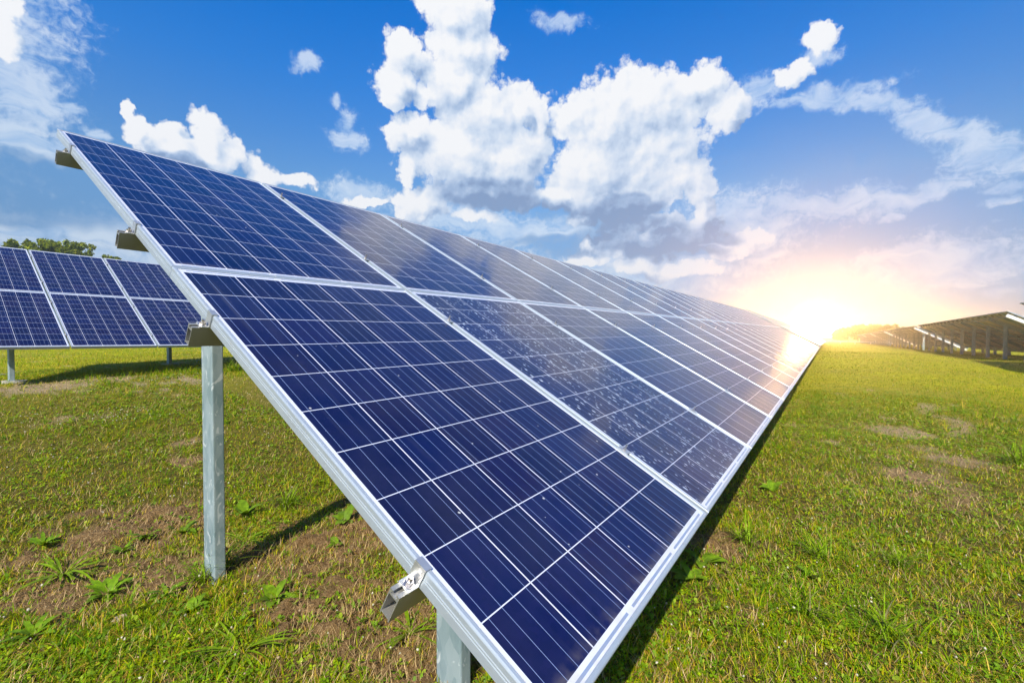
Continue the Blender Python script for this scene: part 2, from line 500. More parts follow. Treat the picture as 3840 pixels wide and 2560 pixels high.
def soil_mask(x, y):
    x = np.asarray(x, float); y = np.asarray(y, float)
    m = np.zeros_like(x)
    for (a, b, r) in SOIL:
        d = np.hypot((x - a), (y - b)) / r
        m = np.maximum(m, np.clip(1.35 - d + (vnoise(x, y, .13, 21) - .5) * .9 + (vnoise(x, y, .04, 22) - .5) * .5, 0, 1))
    tr = np.clip(1.1 - np.abs(y + 4.0 + .10 * (x - 4) + (vnoise(x, y, 1.1, 26) - .5) * 1.0) / .34, 0, 1) * (x > 3.6) * (x < 9.5) * np.clip(vnoise(x, y, .45, 27) * 2.2 - .8, 0, .7)
    m = np.maximum(m, tr)
    n = vnoise(x, y, .55, 23) * .6 + vnoise(x, y, .16, 24) * .4
    m = np.maximum(m, np.clip((n - .70) * 6, 0, 1) * .8)
    return m

def build_ground():
    def axis(c):
        a = [0.0]; s = .022
        while a[-1] < 2600:
            a.append(a[-1] + s)
            if a[-1] > 2.6: s *= 1.06
        a = np.array(a); return np.concatenate([-a[:0:-1], a]) + c
    xs, ys = axis(1.2), axis(-1.6)
    X, Y = np.meshgrid(xs, ys)
    x, y = X.ravel(), Y.ravel()
    z = ground_h(x, y)
    r = np.hypot(x - CX, y - CY)
    s = soil_mask(x, y) * np.clip(2 - r / 12, 0, 1)
    clod = (vnoise(x, y, .05, 31) - .5) * .042 + (vnoise(x, y, .12, 32) - .5) * .035
    z = z + clod * (.35 + s) * np.clip(1.4 - r / 6, 0, 1)
    n, m = len(ys), len(xs)
    idx = np.arange(n * m).reshape(n, m)
    F = np.stack([idx[:-1, :-1], idx[:-1, 1:], idx[1:, 1:], idx[1:, :-1]], -1).reshape(-1, 4)
    tint = np.zeros((len(x), 3)); tint[:, 0] = s
    me = bulk_mesh('ground', np.stack([x, y, z], 1), [F], [mat_ground()], tint, smooth=True)
    tag(link('ground', me), kind='structure')

def mat_ground():
    mt, t, b = material('turf_and_soil', Roughness=.95)
    co = t.new('ShaderNodeTexCoord').outputs['Object']
    s = t.sep(t.new('ShaderNodeAttribute', attribute_name='tint').outputs['Vector'])[0]
    n1 = t.noise(co, 26, 6, .72); n2 = t.noise(co, 3.1, 4, .6); n3 = t.noise(co, 90, 3, .6)
    soil = t.mix(t.rng(n1, .3, .7), (.085, .045, .016), (.30, .185, .075))
    soil = t.mix(t.m('MULTIPLY', t.rng(n3, .52, .66), .7), soil, (.42, .29, .14))
    thatch = t.mix(t.rng(n1, .35, .65), (.040, .030, .005), (.17, .14, .015))
    thatch = t.mix(t.m('MULTIPLY', t.rng(n3, .5, .7), .5), thatch, (.24, .20, .085))
    d = t.vm('DISTANCE', co, (CX, CY, 0), out=1)
    fine = t.noise(co, 6, 6, .7); patch = t.noise(co, .35, 4, .6)
    green = t.mix(t.rng(fine, .35, .65), (.21, .225, .002), (.47, .435, .006))
    green = t.mix(t.m('MULTIPLY', t.rng(patch, .45, .7), .5), green, (.22, .19, .05))
    c = t.mix(t.rng(d, 3.5, 15, 0, 1, True), thatch, green)
    soil = t.mix(t.m('MULTIPLY', t.rng(d, 4.5, 7, 0, 1), .75), soil, t.mix(n1, (.30, .22, .11), (.50, .39, .22)))
    c = t.mix(t.rng(s, .25, .75), c, soil)
    t.put(b.inputs['Base Color'], c)
    b.inputs['Specular IOR Level'].default_value = .15
    bump(t, b, t.m('ADD', n1, t.m('MULTIPLY', n3, .5)), 1.0, .03)
    return mt

def mat_leaf(name, trans=.35, rough=.5, spec=.25, vary=0):
    mt = bpy.data.materials.new(name); mt.use_nodes = True
    t = NT(mt.node_tree); b = t.n['Principled BSDF']
    c = t.new('ShaderNodeAttribute', attribute_name='tint').outputs['Color']
    if vary:
        co = t.new('ShaderNodeTexCoord').outputs['Object']
        c = t.mix(t.rng(t.noise(co, vary, 3), .3, .7), c, t.mix(.55, c, (.02, .04, .008)))
    t.put(b.inputs['Base Color'], c); b.inputs['Roughness'].default_value = rough; b.inputs['Specular IOR Level'].default_value = spec
    tr = t.new('ShaderNodeBsdfTranslucent'); t.put(tr.inputs[0], t.mix(.5, c, (.28, .32, .0)))
    mx = t.new('ShaderNodeMixShader'); mx.inputs[0].default_value = trans
    t.l.new(b.outputs[0], mx.inputs[1]); t.l.new(tr.outputs[0], mx.inputs[2])
    t.l.new(mx.outputs[0], t.n['Material Output'].inputs[0])
    return mt

FWD = math.atan2(.5728, .8197)
def scatter(n, r0, r1, half=R(74), power=2.0):
    """random ground points round the viewer, thinning with distance"""
    u = rng.random(n)
    if power == 2.0: r = r0 * (r1 / r0) ** u
    else:
        k = 2 - power; r = (r0 ** k + u * (r1 ** k - r0 ** k)) ** (1 / k)
    a = FWD + (rng.random(n) * 2 - 1) * half
    return CX + r * np.cos(a), CY + r * np.sin(a), r

def hidden(x, y):
    """strips the arrays hide; keep only a little grass there"""
    return ((x > 2.3) & (x < 46) & (y > -2.1) & (y < 4.6))

PAL = np.array([(.195, .325, .001), (.370, .410, .001), (.520, .450, .004), (.080, .190, .001), (.62, .42, .065), (.42, .25, .035)])

def blades(x, y, L, W, lean, az, tint, curl=.5):
    """one blade: two faces, five points"""
    n = len(x); z = ground_h(x, y) - .004
    dx, dy = np.cos(az), np.sin(az); sx, sy = -dy, dx
    h1, r1 = L * .5 * np.cos(lean * .55), L * .5 * np.sin(lean * .55)
    h2, r2 = L * np.cos(lean * (.55 + curl)) * .5 + h1, L * np.sin(np.minimum(lean * (.6 + curl), 1.9)) * .5 + r1
    V = np.empty((n, 5, 3))
    for k, (h, r, w, s) in enumerate(((0, 0, .5, -1), (0, 0, .5, 1), (h1, r1, .42, 1), (h1, r1, .42, -1), (h2, r2, 0, 0))):
        V[:, k, 0] = x + dx * r + sx * W * w * s; V[:, k, 1] = y + dy * r + sy * W * w * s; V[:, k, 2] = z + h
    b = (np.arange(n) * 5)[:, None]
    return V.reshape(-1, 3), b + np.array([[0, 1, 2, 3]]), b + np.array([[3, 2, 4]]), np.repeat(tint, 5, 0)

def arcs(x, y, L, W, e0, e1, az, tint, lift=0.0):
    """curved blade, three faces and a tip; e0/e1 = elevation at the foot and at the tip"""
    n = len(x); z = ground_h(x, y) - .003 + lift
    dx, dy = np.cos(az), np.sin(az)
    V = np.empty((n, 7, 3)); h = np.zeros(n); r = np.zeros(n)
    for k, w in enumerate((.7, 1.0, .72, 0)):
        if k:
            e = e0 + (e1 - e0) * (k - .5) / 3; h = h + np.sin(e) * L / 3; r = r + np.cos(e) * L / 3
        hh = np.maximum(z + h, z + .003)
        if k < 3:
            for q, s in ((0, -.5), (1, .5)):
                V[:, k * 2 + q, 0] = x + dx * r - dy * W * w * s; V[:, k * 2 + q, 1] = y + dy * r + dx * W * w * s; V[:, k * 2 + q, 2] = hh
        else: V[:, 6, 0] = x + dx * r; V[:, 6, 1] = y + dy * r; V[:, 6, 2] = hh
    b = (np.arange(n) * 7)[:, None]
    Q = np.concatenate([b + np.array([[0, 1, 3, 2]]), b + np.array([[2, 3, 5, 4]])])
    return V.reshape(-1, 3), Q, b + np.array([[4, 5, 6]]), np.repeat(tint, 7, 0)

def build_tussocks():
    """the lusher clumps in the foreground: arching blades fanning from common roots"""
    x, y, r = scatter(int(42000 * GRASS), 1.15, 10, power=1.25)
    lush = vnoise(x, y, .32, 61) * .55 + vnoise(x, y, 1.1, 62) * .5 + .18 * np.exp(-((x + .2) ** 2 + (y + 1.1) ** 2) / .5) + .12 * np.exp(-((x - 1.2) ** 2 + (y - .6) ** 2) / .6)
    k = (rng.random(len(x)) < np.clip((lush - .38) * 2.6, .05, 1) * (1 - .9 * soil_mask(x, y))) & ~hidden(x, y)
    x, y, r, lush = x[k], y[k], r[k], lush[k]
    m = rng.integers(4, 13, len(x)); i = np.repeat(np.arange(len(x)), m); n = len(i)
    size = (.4 + 1.5 * rng.random(len(x)) ** 2 + .5 * np.clip(lush - .5, 0, 1))[i]
    ta = (rng.random(len(x)) * 6.283)[i]
    X = x[i] + rng.normal(size=n) * .006; Y = y[i] + rng.normal(size=n) * .006
    L = (.022 + .045 * rng.random(n)) * size * np.clip(r[i] / 5, 1, 1.6)
    W = (.0022 + .0024 * rng.random(n)) * np.clip(r[i] / 4.5, 1, 1.9)
    e0 = .5 + 1.0 * rng.random(n); e1 = e0 - .4 - 1.5 * rng.random(n)
    az = ta + rng.normal(size=n) * 1.5
    hue = rng.random(len(x))[i]; u = rng.random(n)
    base = np.where((hue < .42)[:, None], PAL[0], np.where((hue < .70)[:, None], PAL[1], PAL[3] * 1.35))
    base = np.where((u < .13)[:, None], PAL[4], base) * (.7 + .55 * rng.random((n, 1)))
    V, Q, T, C = arcs(X, Y, L, W, e0, e1, az, base)
    tag(link('grass_clumps', bulk_mesh('grass_clumps', V, [Q, T], [mat_leaf('clump_blades', .4, .5, .15)], C)), 'lusher clumps of arching green grass in the foreground', 'grass', kind='stuff')

def build_grass():
    xs = []; 
    P = []
    for (n, r0, r1, pw) in ((230000, 1.15, 3.6, 1.1), (340000, 3.2, 11, 1.6), (260000, 10, 34, 1.9), (110000, 30, 110, 2.0)):
        x, y, r = scatter(int(n * GRASS), r0, r1, power=pw); P.append((x, y, r))
    x = np.concatenate([p[0] for p in P]); y = np.concatenate([p[1] for p in P]); r = np.concatenate([p[2] for p in P])
    dens = -.30 + 1.15 * vnoise(x, y, .15, 41) + .55 * vnoise(x, y, .055, 46) + .45 * vnoise(x, y, 1.3, 42) + .35 * np.clip(r / 10, 0, 1)
    keep = rng.random(len(x)) < np.clip(dens, 0, 1) * (1 - .84 * np.clip(soil_mask(x, y) * 1.15, 0, 1) * np.clip(2 - r / 20, 0, 1))
    keep &= ~(hidden(x, y) & (rng.random(len(x)) < .8))
    x, y, r = x[keep], y[keep], r[keep]; n = len(x)
    cl = vnoise(x, y, .16, 43); cg = vnoise(x, y, .9, 44); cb = vnoise(x, y, 3.7, 45)
    lush = cl * .5 + cg * .35 + cb * .4 - .10
    # taller, greener growth round the posts and along the array edges
    near_edge = np.exp(-((y - 5.6) / .35) ** 2) * (x > 1.2) * (x < 9)
    lush = lush + near_edge * .5
    u = rng.random(n)
    pal = np.where(u < .16 + .36 * lush, 0, np.where(u < .38 + .22 * lush, 1, np.where(u < .60, 2, np.where(u < .68, 3, np.where(u < .86, 4, 5)))))
    tint = PAL[pal] * (.75 + .5 * rng.random((n, 1))) * (.72 + .56 * cb[:, None]) * np.array([1.0, 1.0, 1.0])
    dry = pal >= 4
    sc = np.clip(r / 5.5, 1, 9) ** .62
    L = (.013 + .028 * rng.random(n) + .030 * np.clip(lush - .25, 0, 1)) * np.clip(sc, 1, 1.75) * (1 + near_edge * 1.0)
    tall = rng.random(n) < .02; L[tall] *= 1.7
    W = (.0021 + .0025 * rng.random(n)) * sc
    lean = np.where(dry, .9 + .6 * rng.random(n), .35 + 1.15 * rng.random(n))
    az = rng.random(n) * 6.283
    V, Q, T, C = blades(x, y, L, W, lean, az, tint)
    me = bulk_mesh('grass', V, [Q, T], [mat_leaf('grass_blades', .4, .6, .06)], C)
    tag(link('grass', me), 'short mown grass, green blades mixed with dry straw, over the whole field', 'grass', kind='stuff')
    # dead stalks lying on the ground
    x, y, r = scatter(int(170000 * GRASS), 1.15, 9, power=1.3)
    k = rng.random(len(x)) < .22 + .9 * np.clip(soil_mask(x, y) + vnoise(x, y, .4, 47) - .35, 0, 1); x, y, r = x[k], y[k], r[k]; n = len(x)
    tint = np.where(rng.random((n, 1)) < .5, (.50, .36, .17), (.30, .19, .085)) * (.6 + .8 * rng.random((n, 1)))
    V, Q, T, C = blades(x, y, .02 + .05 * rng.random(n), .0011 + .0013 * rng.random(n) * np.clip(r / 3, 1, 2), 1.25 + .3 * rng.random(n), rng.random(n) * 6.283, tint, .12)
    V[:, 2] += .010
    tag(link('dead_stalks', bulk_mesh('dead_stalks', V, [Q, T], [mat_leaf('dry_straw', .1, .7, .1)], C)), 'brown dead stalks lying between the grass', 'straw', kind='stuff')

def leaf_fan(n_pts, cx, cy, cz, rad, az, tiltv, elong=1.0):
    pass

def build_clover():
    x, y, r = scatter(int(100000 * GRASS), 1.15, 12, power=1.35)
    k = (rng.random(len(x)) < np.clip((vnoise(x, y, .35, 51) * .6 + vnoise(x, y, 1.6, 52) * .6 - .42) * 3.2, .03, 1) * (1 - .8 * soil_mask(x, y))) & ~hidden(x, y)
    x, y, r = x[k], y[k], r[k]; n = len(x)
    z = ground_h(x, y) + .008 + .022 * rng.random(n)
    s = (.0042 + .0035 * rng.random(n)) * np.clip(r / 4, 1, 2)
    a0 = rng.random(n) * 6.283
    col = np.where(rng.random((n, 1)) < .6, (.15, .27, .005), (.27, .37, .006)) * (.7 + .6 * rng.random((n, 1)))
    V = []; C = []
    for q in range(3):
        a = a0 + q * 2.094; tz = (rng.random(n) - .5) * .8; tb = (rng.random(n) - .5) * .8
        for (u, v) in ((.1, 0), (1.1, -.75), (1.9, -.6), (2.0, 0), (1.9, .6), (1.1, .75)):
            V.append(np.stack([x + s * (u * np.cos(a) - v * np.sin(a)), y + s * (u * np.sin(a) + v * np.cos(a)), z + s * (u * tz + v * tb)], 1)); C.append(col)
    V = np.stack(V, 1).reshape(-1, 3); C = np.stack(C, 1).reshape(-1, 3)
    b = (np.arange(n * 3) * 6)[:, None]
    me = bulk_mesh('clover_leaves', V, [b + np.arange(6)[None, :]], [mat_leaf('clover_leaf', .3, .5, .12)], C)
    tag(link('clover', me), 'low three-lobed clover leaves carpeting the field', 'clover', kind='stuff')
    # white flower heads
    x, y, r = scatter(2000, 1.3, 26, power=1.3)
    k = (rng.random(len(x)) < np.clip((vnoise(x, y, .8, 53) * .7 + vnoise(x, y, 2.7, 54) * .7 - .62) * 3.0, .015, 1)) & (r > 1.6) & ~hidden(x, y)
    # more of them to the left behind the first post, as a drift
    cq = rng.normal(size=(60, 2)) * (1.3, 1.5) + (1.1, 2.2); cj = rng.integers(0, 60, 520)
    x2 = cq[cj, 0] + rng.normal(0, .14, 520); y2 = cq[cj, 1] + rng.normal(0, .14, 520)
    x3 = rng.normal(3.4, 1.2, 50); y3 = rng.normal(-3.5, .5, 50)
    x = np.concatenate([x[k], x2, x3]); y = np.concatenate([y[k], y2, y3]); r = np.hypot(x - CX, y - CY); n = len(x)
    ico = bpy.data.meshes.new('t'); bm_ = __import__('bmesh').new(); __import__('bmesh').ops.create_icosphere(bm_, subdivisions=1, radius=1); bm_.to_mesh(ico); bm_.free()
    iv = np.array([v.co for v in ico.vertices]); it = np.array([tuple(p.vertices) for p in ico.polygons]); bpy.data.meshes.remove(ico)
    s = (.0030 + .0026 * rng.random(n)) * np.clip(r / 7, 1, 1.5); z = ground_h(x, y) + .035 + .03 * rng.random(n)
    V = np.stack([x, y, z], 1)[:, None, :] + iv[None] * s[:, None, None] * (1 + .25 * rng.normal(size=(n, 12, 1)))
    col = np.where(rng.random((n, 1)) < .75, (.56, .52, .38), (.40, .30, .17)) * (.8 + .3 * rng.random((n, 1)))
    F = (np.arange(n) * 12)[:, None, None] + it[None]
    tag(link('clover_flowers', bulk_mesh('clover_flowers', V.reshape(-1, 3), [F.reshape(-1, 3)], [mat_leaf('clover_petals', .15, .8, .05)], np.repeat(col, 12, 0))),
        'small white clover flower heads scattered in the grass', 'flowers', kind='stuff')
    # small broad leaves of seedling weeds, uncountable
    x, y, r = scatter(int(30000 * GRASS), 1.2, 9, power=1.2)
    k = (rng.random(len(x)) < np.clip(vnoise(x, y, .3, 55) * 1.5 - .55, .04, 1)) & ~hidden(x, y); x, y, r = x[k], y[k], r[k]; n = len(x)
    z = ground_h(x, y); V = []; C = []
    col = np.where(rng.random((n, 1)) < .5, (.15, .27, .016), (.27, .36, .022)) * (.7 + .6 * rng.random((n, 1)))
    nl = 5
    for q in range(nl):
        a = rng.random(n) * 6.283; l = .010 + .024 * rng.random(n) ** 1.5; w = l * (.16 + .14 * rng.random(n)); e = .2 + .8 * rng.random(n); h0 = .004 + .012 * rng.random(n)
        for (u, v, d) in ((.05, 0, 0), (.45, -1, .08), (.8, -.6, .05), (1, 0, -.12), (.8, .6, .05), (.45, 1, .08)):
            rr = u * l * np.cos(e); V.append(np.stack([x + rr * np.cos(a) - v * w * np.sin(a), y + rr * np.sin(a) + v * w * np.cos(a), z + h0 + u * l * np.sin(e) + d * l], 1)); C.append(col)
    V = np.stack(V, 1).reshape(-1, 3); C = np.stack(C, 1).reshape(-1, 3)
    b = (np.arange(n * nl) * 6)[:, None]
    tag(link('seedlings', bulk_mesh('seedlings', V, [b + np.arange(6)[None, :]], [mat_leaf('seedling_leaf', .35, .5, .12)], C)),
        'small broad-leaved seedlings among the grass', 'seedlings', kind='stuff')

# ------------------------------------------------------------------ single weeds
M_WEED = mat_leaf('weed_leaf', .35, .5, .15, 60)
M_CLOD, _t, _b = material('pale_clay', Roughness=.95); _t.put(_b.inputs['Base Color'], _t.mix(_t.noise(_t.new('ShaderNodeTexCoord').outputs['Object'], 60, 4), (.26, .18, .10), (.52, .42, .28)))
def weed_mesh(kind, seed):
    q = random.Random(seed); V = []; F3 = []; C = []
    def strip(a, e0, e1, L, w, col, serr=0, n=7, base=(0, 0, 0)):
        b = len(V); h, r_ = 0.0, 0.0
        for i in range(n + 1):
            u = i / n; e = e0 * (1 - u) + e1 * u
            if i: h += math.sin(e) * L / n; r_ += math.cos(e) * L / n
            wd = w * (math.sin(math.pi * min(1, u * .92 + .06)) ** .8) * (1 + (serr if i % 2 else -serr))
            if kind == 'tuft': wd = w * (1 - u) ** .6
            ca, sa = math.cos(a), math.sin(a); k = .25 * wd
            for s in (-1, 0, 1):
                V.append((base[0] + r_ * ca - s * wd * sa, base[1] + r_ * sa + s * wd * ca, base[2] + h + (k if s else 0))); C.append(col)
        for i in range(n):
            for s in (0, 1):
                p = b + i * 3 + s; F3.append((p, p + 1, p + 4, p + 3))
    if kind == 'rosette':
        for i in range(q.randint(13, 20)):
            m = q.uniform(.8, 1.25); col = (.20 * m, .36 * m, .010)
            strip(q.uniform(0, 6.28), q.uniform(.5, 1.2), q.uniform(-.3, .25), q.uniform(.05, .10), q.uniform(.008, .014), col, .18)
    elif kind == 'broad':
        for i in range(q.randint(6, 9)):
            m = q.uniform(.8, 1.3); col = (.20 * m, .34 * m, .015)
            strip(q.uniform(0, 6.28), q.uniform(.6, 1.3), q.uniform(-.4, .5), q.uniform(.05, .11), q.uniform(.014, .026), col, .05)
    elif kind == 'tuft':
        for i in range(q.randint(60, 90)):
            m = q.uniform(.7, 1.3); col = (.26 * m, .42 * m, .004) if q.random() < .8 else (.3, .26, .1)
            strip(q.uniform(0, 6.28), q.uniform(.7, 1.45), q.uniform(-.5, .7), q.uniform(.06, .16), q.uniform(.0016, .0028), col, 0, 6, (q.gauss(0, .018), q.gauss(0, .018), 0))
    elif kind == 'crab':      # long flat blades of a coarse grass lying outwards
        for i in range(q.randint(16, 24)):
            m = q.uniform(.8, 1.3); col = (.25 * m, .40 * m, .006)
            strip(q.uniform(0, 6.28), q.uniform(.3, .8), q.uniform(-.5, .1), q.uniform(.08, .17), q.uniform(.003, .0048), col, 0, 7)
    me = bulk_mesh('weed', V, [np.array(F3)], [M_WEED], np.array(C))
    return me

WEEDS = [('rosette', -.03, .47, 1.0, 'pale green weed by the left edge of the bare soil patch left of the post'),
 ('rosette', .36, .20, 1.0, 'dark leafy rosette at the upper right rim of the bare soil patch'),
 ('broad', .52, .10, 1.0, 'broad-leaved weed between the bare soil and the nearest post'),
 ('rosette', .05, -.37, 1.25, 'largest pale rosette, left of the foot of the nearest post'),
 ('rosette', .21, -.60, 1.0, 'flat rosette just below and left of the nearest post foot'),
 ('broad', .88, .09, 1.2, 'bright broad-leaved weed right of the nearest post at mid height'),
 ('broad', 1.25, -.51, 1.3, 'tall broad-leaved weed beside the slanting panel frame'),
 ('broad', .99, -.79, .8, 'single-leaf weed on brown soil right of the post shadow'),
 ('broad', .48, -1.06, 1.0, 'light green weed on the soil right of the nearest post foot'),
 ('broad', .22, -.85, .9, 'broad-leaved weed in the grass below the nearest post'),
 ('rosette', .23, .10, .8, 'small dark rosette inside the bare soil patch'),
 ('rosette', -.22, -.51, 1.1, 'rosette at the left border of the field view, low down'),
 ('crab', -.03, .05, 1.5, 'coarse flat grass clump with long blades left of the post'),
 ('crab', .70, -1.74, 1.1, 'coarse grass clump under the cut end of the lowest rail'),
 ('crab', .22, -1.30, 1.2, 'coarse grass clump at the bottom, left of the lowest rail'),
 ('tuft', 2.42, -2.78, 1.0, 'dense green grass tuft beside the array shadow at right'),
 ('tuft', 2.43, -3.15, .9, 'grass tuft at right, one step out from the shadow'),
 ('tuft', 1.81, -3.38, 1.0, 'upright grass tuft low in the right foreground'),
 ('tuft', 1.78, -3.11, .8, 'small grass tuft in the middle of the right foreground'),
 ('tuft', 2.55, -3.49, .8, 'grass tuft farthest right in the foreground'),
 ('tuft', 5.55, -4.64, 1.6, 'bright green tuft at the right edge of the field'),
 ('broad', 2.01, -2.61, 1.2, 'broad-leaved weed at the edge of the array shadow'),
 ('broad', 3.39, -2.82, 1.2, 'pale broad-leaved weed farther along the shadow edge'),
 ('broad', 2.16, -3.11, .9, 'broad-leaved weed among clover in the right foreground'),
 ('broad', 1.79, -2.61, 1.1, 'broad-leaved weed half in the array shadow, nearest one'),
 ('tuft', 2.19, 6.2, 1.6, 'tall grass tuft below the left array near its first post'),
 ('tuft', .47, -.53, 1.0, 'grass tuft grown against the right side of the nearest post'),
 ('tuft', .36, -.60, .75, 'grass tuft hugging the left foot of the nearest post'),
 ('crab', .70, -.30, 1.1, 'coarse grass clump in the shadow of the nearest post'),
 ('tuft', 1.15, .05, 1.1, 'leafy grass tuft at the far end of the post shadow'),
 ('tuft', 3.10, 5.3, 1.7, 'tall grass tuft in front of the left array shadow')]

def build_weeds():
    cache = {}
    for i, (k, x, y, s, lab) in enumerate(WEEDS):
        o = link({'rosette': 'rosette_weed', 'broad': 'broadleaf_weed', 'tuft': 'grass_tuft', 'crab': 'coarse_grass_clump'}[k], weed_mesh(k, 100 + i))
        o.location = (x, y, float(ground_h(x, y)) - .002); s = s * (1.6 if k == 'tuft' else 1.25 if k == 'crab' else 1.1); o.scale = (s, s, s); o.rotation_euler = (0, 0, i * 1.3)
        tag(o, lab, 'grass tuft' if k in ('tuft', 'crab') else 'weed', 'grass tufts' if k in ('tuft', 'crab') else 'leafy weeds')
    # a pale stone in the grass
    bm = __import__('bmesh').new(); B = __import__('bmesh')
    B.ops.create_icosphere(bm, subdivisions=3, radius=.022)
    for v in bm.verts: v.co = Vector((v.co.x * 1.3, v.co.y, v.co.z * .7)) * (1 + .25 * (math.sin(v.co.x * 190) * math.cos(v.co.y * 150)))
    me = bpy.data.meshes.new('stone'); bm.to_mesh(me); bm.free(); me.materials.append(M_CLOD)
    o = link('stone', me); o.location = (.02, -.67, float(ground_h(.02, -.67)) + .006); tag(o, 'small pale tan stone in the grass at lower left', 'stone')

# ------------------------------------------------------------------ trees
def mat_bark():
    mt, t, b = material('bark', Roughness=.9)
    co = t.new('ShaderNodeTexCoord').outputs['Object']
    t.put(b.inputs['Base Color'], t.mix(t.noise(t.vm('MULTIPLY', co, (4, 4, 1)), 3, 4), (.05, .035, .022), (.13, .10, .07)))
    return mt
M_BARK = mat_bark(); M_TREE = mat_leaf('tree_leaves', .3, .5, .25)

def tree(x, y, H, RW, seed, label, leaf=.22, nleaf=9000, dark=1.0, group=None, bushy=False, lobes=None):
    q = np.random.default_rng(seed)
    zg = float(ground_h(x, y)) - .05
    root = bpy.data.objects.new('broadleaf_tree', None); COL.objects.link(root); root.location = (x, y, zg)
    tag(root, label, 'tree', group)
    mb = MB()
    def limb(p0, p1, r0, r1, n=7):
        p0, p1 = Vector(p0), Vector(p1); d = (p1 - p0).normalized(); a = d.orthogonal().normalized(); c = d.cross(a)
        vs = [tuple(p + (a * math.cos(k * 6.283 / n) + c * math.sin(k * 6.283 / n)) * r) for p, r in ((p0, r0), (p1, r1)) for k in range(n)]
        mb.add(vs, [(k, (k + 1) % n, n + (k + 1) % n, n + k) for k in range(n)])
    th = H * (.10 if bushy else .30); r0 = H * .022
    limb((0, 0, 0), (.02 * H, 0, th), r0 * 1.5, r0); limb((.02 * H, 0, th), (0, .02 * H, H * .8), r0, r0 * .3)
    cents = []
    nl = lobes or 11
    for k in range(nl):
        a = k * 2.4 + q.random(); hh = th + (H - th) * (.25 + .62 * ((k + .5) / nl)) ; rr = RW * math.sqrt(max(.05, 1 - ((hh - th) / (H - th)) ** 2.2)) * (.45 + .4 * q.random())
        p = np.array([rr * math.cos(a), rr * math.sin(a), hh]); cents.append((p, RW * (.34 + .16 * q.random())))
        limb((0, 0, th + (hh - th) * .4), tuple(p), r0 * .5, r0 * .12, 5)
    cents.append((np.array([0, 0, H - RW * .32]), RW * .36))
    link('trunk', mb.mesh('trunk', [M_BARK], True), root)
    C = []
    w = np.array([c[1] ** 2 for c in cents]); w /= w.sum(); pick = q.choice(len(cents), nleaf, p=w)
    cp = np.array([c[0] for c in cents])[pick]; cr = np.array([c[1] for c in cents])[pick]
    d = q.normal(size=(nleaf, 3)); d /= np.linalg.norm(d, axis=1)[:, None]
    # small clusters inside each lobe, so light gets between them
    cl = q.normal(size=(len(cents) * 26, 3)); cl /= np.linalg.norm(cl, axis=1)[:, None]; cl = cl * (.55 + .5 * q.random((len(cl), 1)))
    ci = pick * 26 + q.integers(0, 26, nleaf)
    P = cp + cl[ci] * cr[:, None] + d * (cr * .26)[:, None] * q.random((nleaf, 1)) ** .5
    P[:, 2] = np.maximum(P[:, 2], .15)
    a1 = q.normal(size=(nleaf, 3)); a1 /= np.linalg.norm(a1, axis=1)[:, None]; a2 = np.cross(a1, d + .3); a2 /= np.linalg.norm(a2, axis=1)[:, None] + 1e-9
    s = leaf * (.6 + .8 * q.random((nleaf, 1)))
    V = np.stack([P - a1 * s * .5, P + a2 * s * .3, P + a1 * s * .5, P - a2 * s * .3], 1).reshape(-1, 3)
    tone = .65 + .7 * q.random((len(cents) * 26, 1))[ci]
    col = np.where(q.random((nleaf, 1)) < .7, (.17, .22, .008), (.30, .32, .012)) * tone * dark
    F = (np.arange(nleaf) * 4)[:, None] + np.arange(4)[None]
    link('crown', bulk_mesh('crown', V, [F], [M_TREE], np.repeat(col, 4, 0)), root)
    return root

